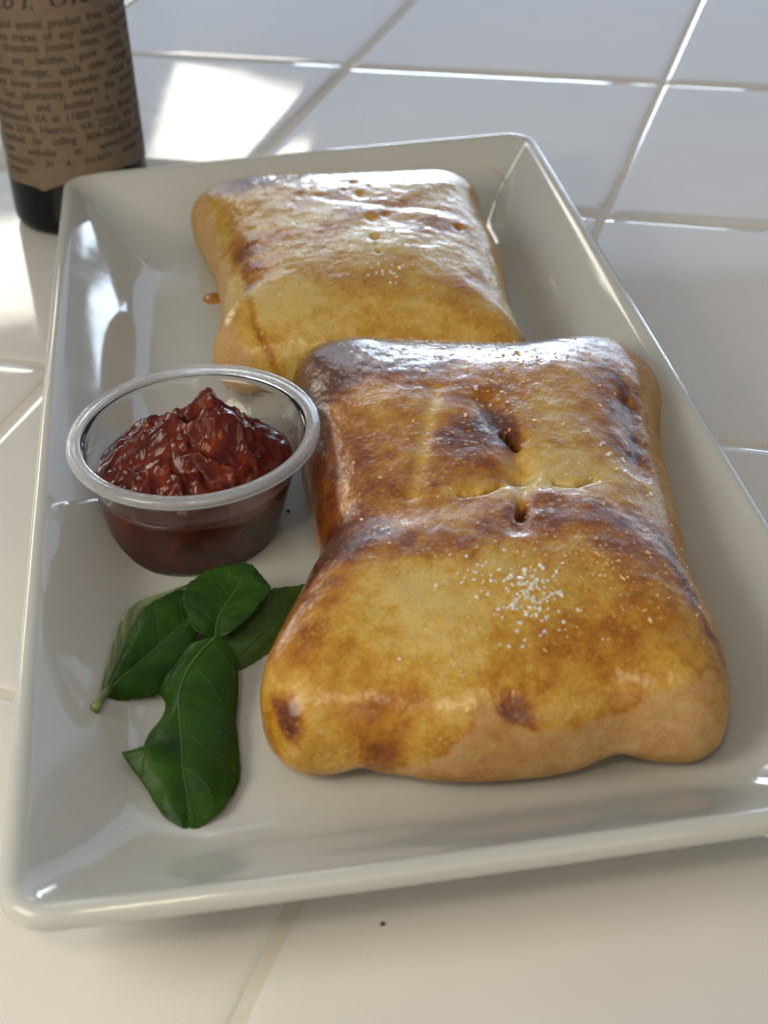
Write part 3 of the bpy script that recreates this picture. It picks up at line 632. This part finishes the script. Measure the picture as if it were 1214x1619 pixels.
# ------------------------------------------------------------------ bottle
def bottle():
    B = Vector((-0.2035, 0.12065)); RB = 27.05
    root = empty('bottle', Matrix.Translation((B.x, B.y, 0)))
    tag(root, 'dark glass bottle with a torn edged brown paper label standing behind the plate', 'bottle')
    mg, n, l, p = mat('dark_glass', (0.003, 0.004, 0.006), 0.14, Specular_IOR_Level=0.22)
    a = noise(n, l, 40, 3, 0.5); l.new(bump(n, l, a.outputs['Fac'], 0.2, 0.0004).outputs[0], p.inputs['Normal'])
    pr = [(0.5, 2.5), (17, 2.2), (21.5, 0.3), (23.2, 0.1), (25.0, 0.6), (26.3, 1.9), (27.0, 4.2), (RB, 8), (RB, 60), (RB, 128), (26.2, 137), (23, 147), (17.5, 156), (14, 163), (13, 172), (12.8, 205), (14.6, 206), (14.8, 211), (13.6, 212.5), (9, 212.6), (0.5, 212.6)]
    V, F = lathe(pr, 128); link('glass_body', np_mesh(V, F), mg, root)
    mc, *_ = mat('cork', (0.32, 0.2, 0.11), 0.8)
    V, F = lathe([(0.3, 212.8), (9.5, 212.8), (10.2, 213.5), (10.2, 224), (9.4, 225), (0.3, 225.2)], 48); link('stopper', np_mesh(V, F), mc, root)
    # paper label
    mp, n, l, p = mat('kraft_paper', (0.36, 0.245, 0.135), 0.75)
    a = noise(n, l, 300, 6, 0.65); c = ramp(n, l, a.outputs['Fac'], [(0.3, (0.150, 0.109, 0.070)), (0.7, (0.195, 0.144, 0.094))]); l.new(c.outputs[0], p.inputs['Base Color'])
    a0, a1 = -133.0, 62.0; N = 320; RL = RB+0.18
    rg_ = random.Random(3); Vs = []
    rows_z = [0]*1
    bott = []
    for i in range(N+1):
        t = i/N; a = a0+(a1-a0)*t; x = (a+92)         # degrees from the point
        z = 22.6 + 2.6*math.sin((a-a0)/(a1-a0)*2*math.pi*1.6+2.2)*0
        # scalloped border: low point at -92, rising to the right with small lobes
        key = [(-133, 20.2), (-120, 20.9), (-105, 21.0), (-97, 20.4), (-91, 19.4), (-85, 20.6), (-75, 22.2), (-60, 22.6), (-45, 23.2), (-31, 24.3), (-18, 24.1), (-8, 23.0), (5, 23.4), (15, 22.2), (24, 21.2), (40, 20), (62, 20)]
        z = float(np.interp(a, [k[0] for k in key], [k[1] for k in key])) + 0.35*rg_.uniform(-1, 1)*0.6
        bott.append(z)
    Vt = []
    for i in range(N+1):
        a = R(a0+(a1-a0)*i/N)
        for z in (bott[i], 26, 60, 100, 126): Vt.append((RL*math.cos(a), RL*math.sin(a), z))
    V = np.array(Vt)/1000; F = []
    for i in range(N):
        for k in range(4): F.append((i*5+k, (i+1)*5+k, (i+1)*5+k+1, i*5+k+1))
    lab = link('paper_label', mesh(V, F), mp, root)
    # writing
    mi, *_ = mat('black_ink', (0.035, 0.028, 0.022), 0.7)
    lines = [("dairy and animal product free. Gluten free.", 81.64), ("contains traces of soy lecithin. Ingredients:", 77.12),
             ("dark chocolate (cocoa mass, cocoa butter,", 73.15), ("sugar, soy lecithin, pure vanilla), aged", 68.6), ("balsamic vinegar, apple cider vinegar and", 64.3),
             ("extra brute cocoa powder, natural flavors.", 59.9), ("   Our laboratory, where this product is", 55.6), ("produced and bottled is located in", 51.2),
             ("Richmond, VA at 11800 West Broad Street", 46.8), ("Suite 2136, Henrico, VA 23233. We can be", 42.4), ("reached by calling 804-360-8518 or at", 38.1),
             ("our website at www.chocolateandv", 33.7), ("PRODUCED IN A FACILITY WHERE NUTS", 29.6), ("PRESENT", 25.4)]
    dg = bpy.context.evaluated_depsgraph_get()
    cache = {}
    def word(tx, size, shear=0.0, off=0.0):
        key = (tx, size)
        if key in cache: return cache[key]
        cu = bpy.data.curves.new('t', 'FONT'); cu.body = tx; cu.size = size; cu.shear = shear; cu.resolution_u = 2; cu.offset = off; cu.space_character = 0.95
        ob = bpy.data.objects.new('t', cu); col.objects.link(ob); bpy.context.view_layer.update()
        dg_ = bpy.context.evaluated_depsgraph_get(); me = ob.evaluated_get(dg_).to_mesh()
        vs = [tuple(v.co) for v in me.vertices]; fs = [tuple(p_.vertices) for p_ in me.polygons]
        ob.evaluated_get(dg_).to_mesh_clear(); bpy.data.objects.remove(ob); bpy.data.curves.remove(cu)
        cache[key] = (vs, fs, max(v[0] for v in vs)); return cache[key]
    Vw, Fw = [], []
    RT = RL+0.06
    def put(tx, x, z, size, shear=0.0, off=0.0, sx=1.0):
        vs, fs, w = word(tx, size, shear, off); b0 = len(Vw)
        for v in vs:
            a = R(a0)+(x+v[0]*sx)/RL; Vw.append((RT*math.cos(a), RT*math.sin(a), z+v[1]))
        for f_ in fs: Fw.append([b0+i for i in f_])
    for tx, z in lines:
        ws = tx.split(); caps = tx.isupper(); size = 3.1 if caps else 4.3; sx = 0.93
        x0 = 3.2 + (5 if tx.startswith(' ') else 0); xw = 72.0
        wd = [word(w_, size, 0, 0.06)[2]*sx for w_ in ws]
        gap = (xw-x0+3.2-sum(wd))/max(1, len(ws)-1) if len(ws) > 1 else 0
        gap = max(min(gap, 9), 0.9)
        x = x0
        for w_, d_ in zip(ws, wd): put(w_, x, z, size, 0, 0.06, sx); x += d_+gap
    hw_ = word("co", 9.4, 0.35, 0.1)[2]
    put("co", 21.5-hw_, 88.4, 9.4, 0.35, 0.1); put("L'", 23.6, 88.4, 9.4, 0.35, 0.1); put("Ove", 33.0, 88.4, 9.4, 0.35, 0.1)
    link('label_text', mesh(np.array(Vw)/1000, Fw, False), mi, lab)
bottle()

# ------------------------------------------------------------------ crumbs and drips
def crumb(name, x, y, z, s, base, label, cat, seed, parent=None, rough=0.6):
    m, *_ = mat(name+'_mat', base, rough); bm = bmesh.new(); bmesh.ops.create_icosphere(bm, subdivisions=2, radius=s/1000)
    rg_ = random.Random(seed)
    for v in bm.verts: v.co *= rg_.uniform(.65, 1.25); v.co.z *= .6
    me = bpy.data.meshes.new(name); bm.to_mesh(me); bm.free()
    o = link(name, me, m); o.matrix_world = PM @ Matrix.Translation((x/1000, y/1000, z/1000)); tag(o, label, cat)
    return o
crumb('crumb', -19.3, -172.6+0, 0.3, 0.55, (0.16, 0.05, 0.02), 'tiny dark brown crumb on the tile in front of the plate', 'crumb', 1)
crumb('crumb', -25.7, -27.9, 5.3, 0.6, (0.08, 0.04, 0.02), 'tiny dark crumb on the plate between cup and front calzone', 'crumb', 2)
crumb('salt_grain', 83.1, -82.7, 20.2, 0.55, (0.8, 0.78, 0.72), 'single salt grain on the right sloping rim of the plate', 'salt', 3, rough=.3)
crumb('salt_grain', 21.0, -152.5, 5.9, 0.55, (0.8, 0.78, 0.72), 'salt grain on the plate just below the near edge of the front calzone', 'salt', 4, rough=.3)
crumb('crust_crumb', -8.0, -163.0, 9.6, 0.45, (0.5, 0.36, 0.2), 'pale crumb on the near sloping wall of the plate', 'crumb', 5)
M_oil, *_ = mat('amber_oil', (0.42, 0.19, 0.03), 0.1)
V, F = lathe([(3.6, 5.03), (3.4, 5.3), (2.4, 5.6), (0.2, 5.75)], 32)
V[:, 1] = V[:, 1]*1.2; V[:, 0] *= 1.1
o = link('oil_drip', np_mesh(V, F), M_oil); o.matrix_world = PM @ Matrix.Translation((-0.040, 0.110, 0)); tag(o, 'small amber oil drip beside the left flank of the back calzone', 'oil drip')
M_dough, *_ = mat('dough_thread', (0.7, 0.6, 0.42), 0.5)
Vv, Fv = tube(catmull([(69.0, 176, 17.5), (71.5, 173.5, 17.0), (73, 169, 16.2), (73.6, 163, 16.0)], 14, False), 0.35, 0.22)
o = link('dough_thread', mesh(Vv, Fv), M_dough); o.matrix_world = PM; tag(o, 'thin curled cream dough thread on the rim behind the back calzone', 'dough thread')
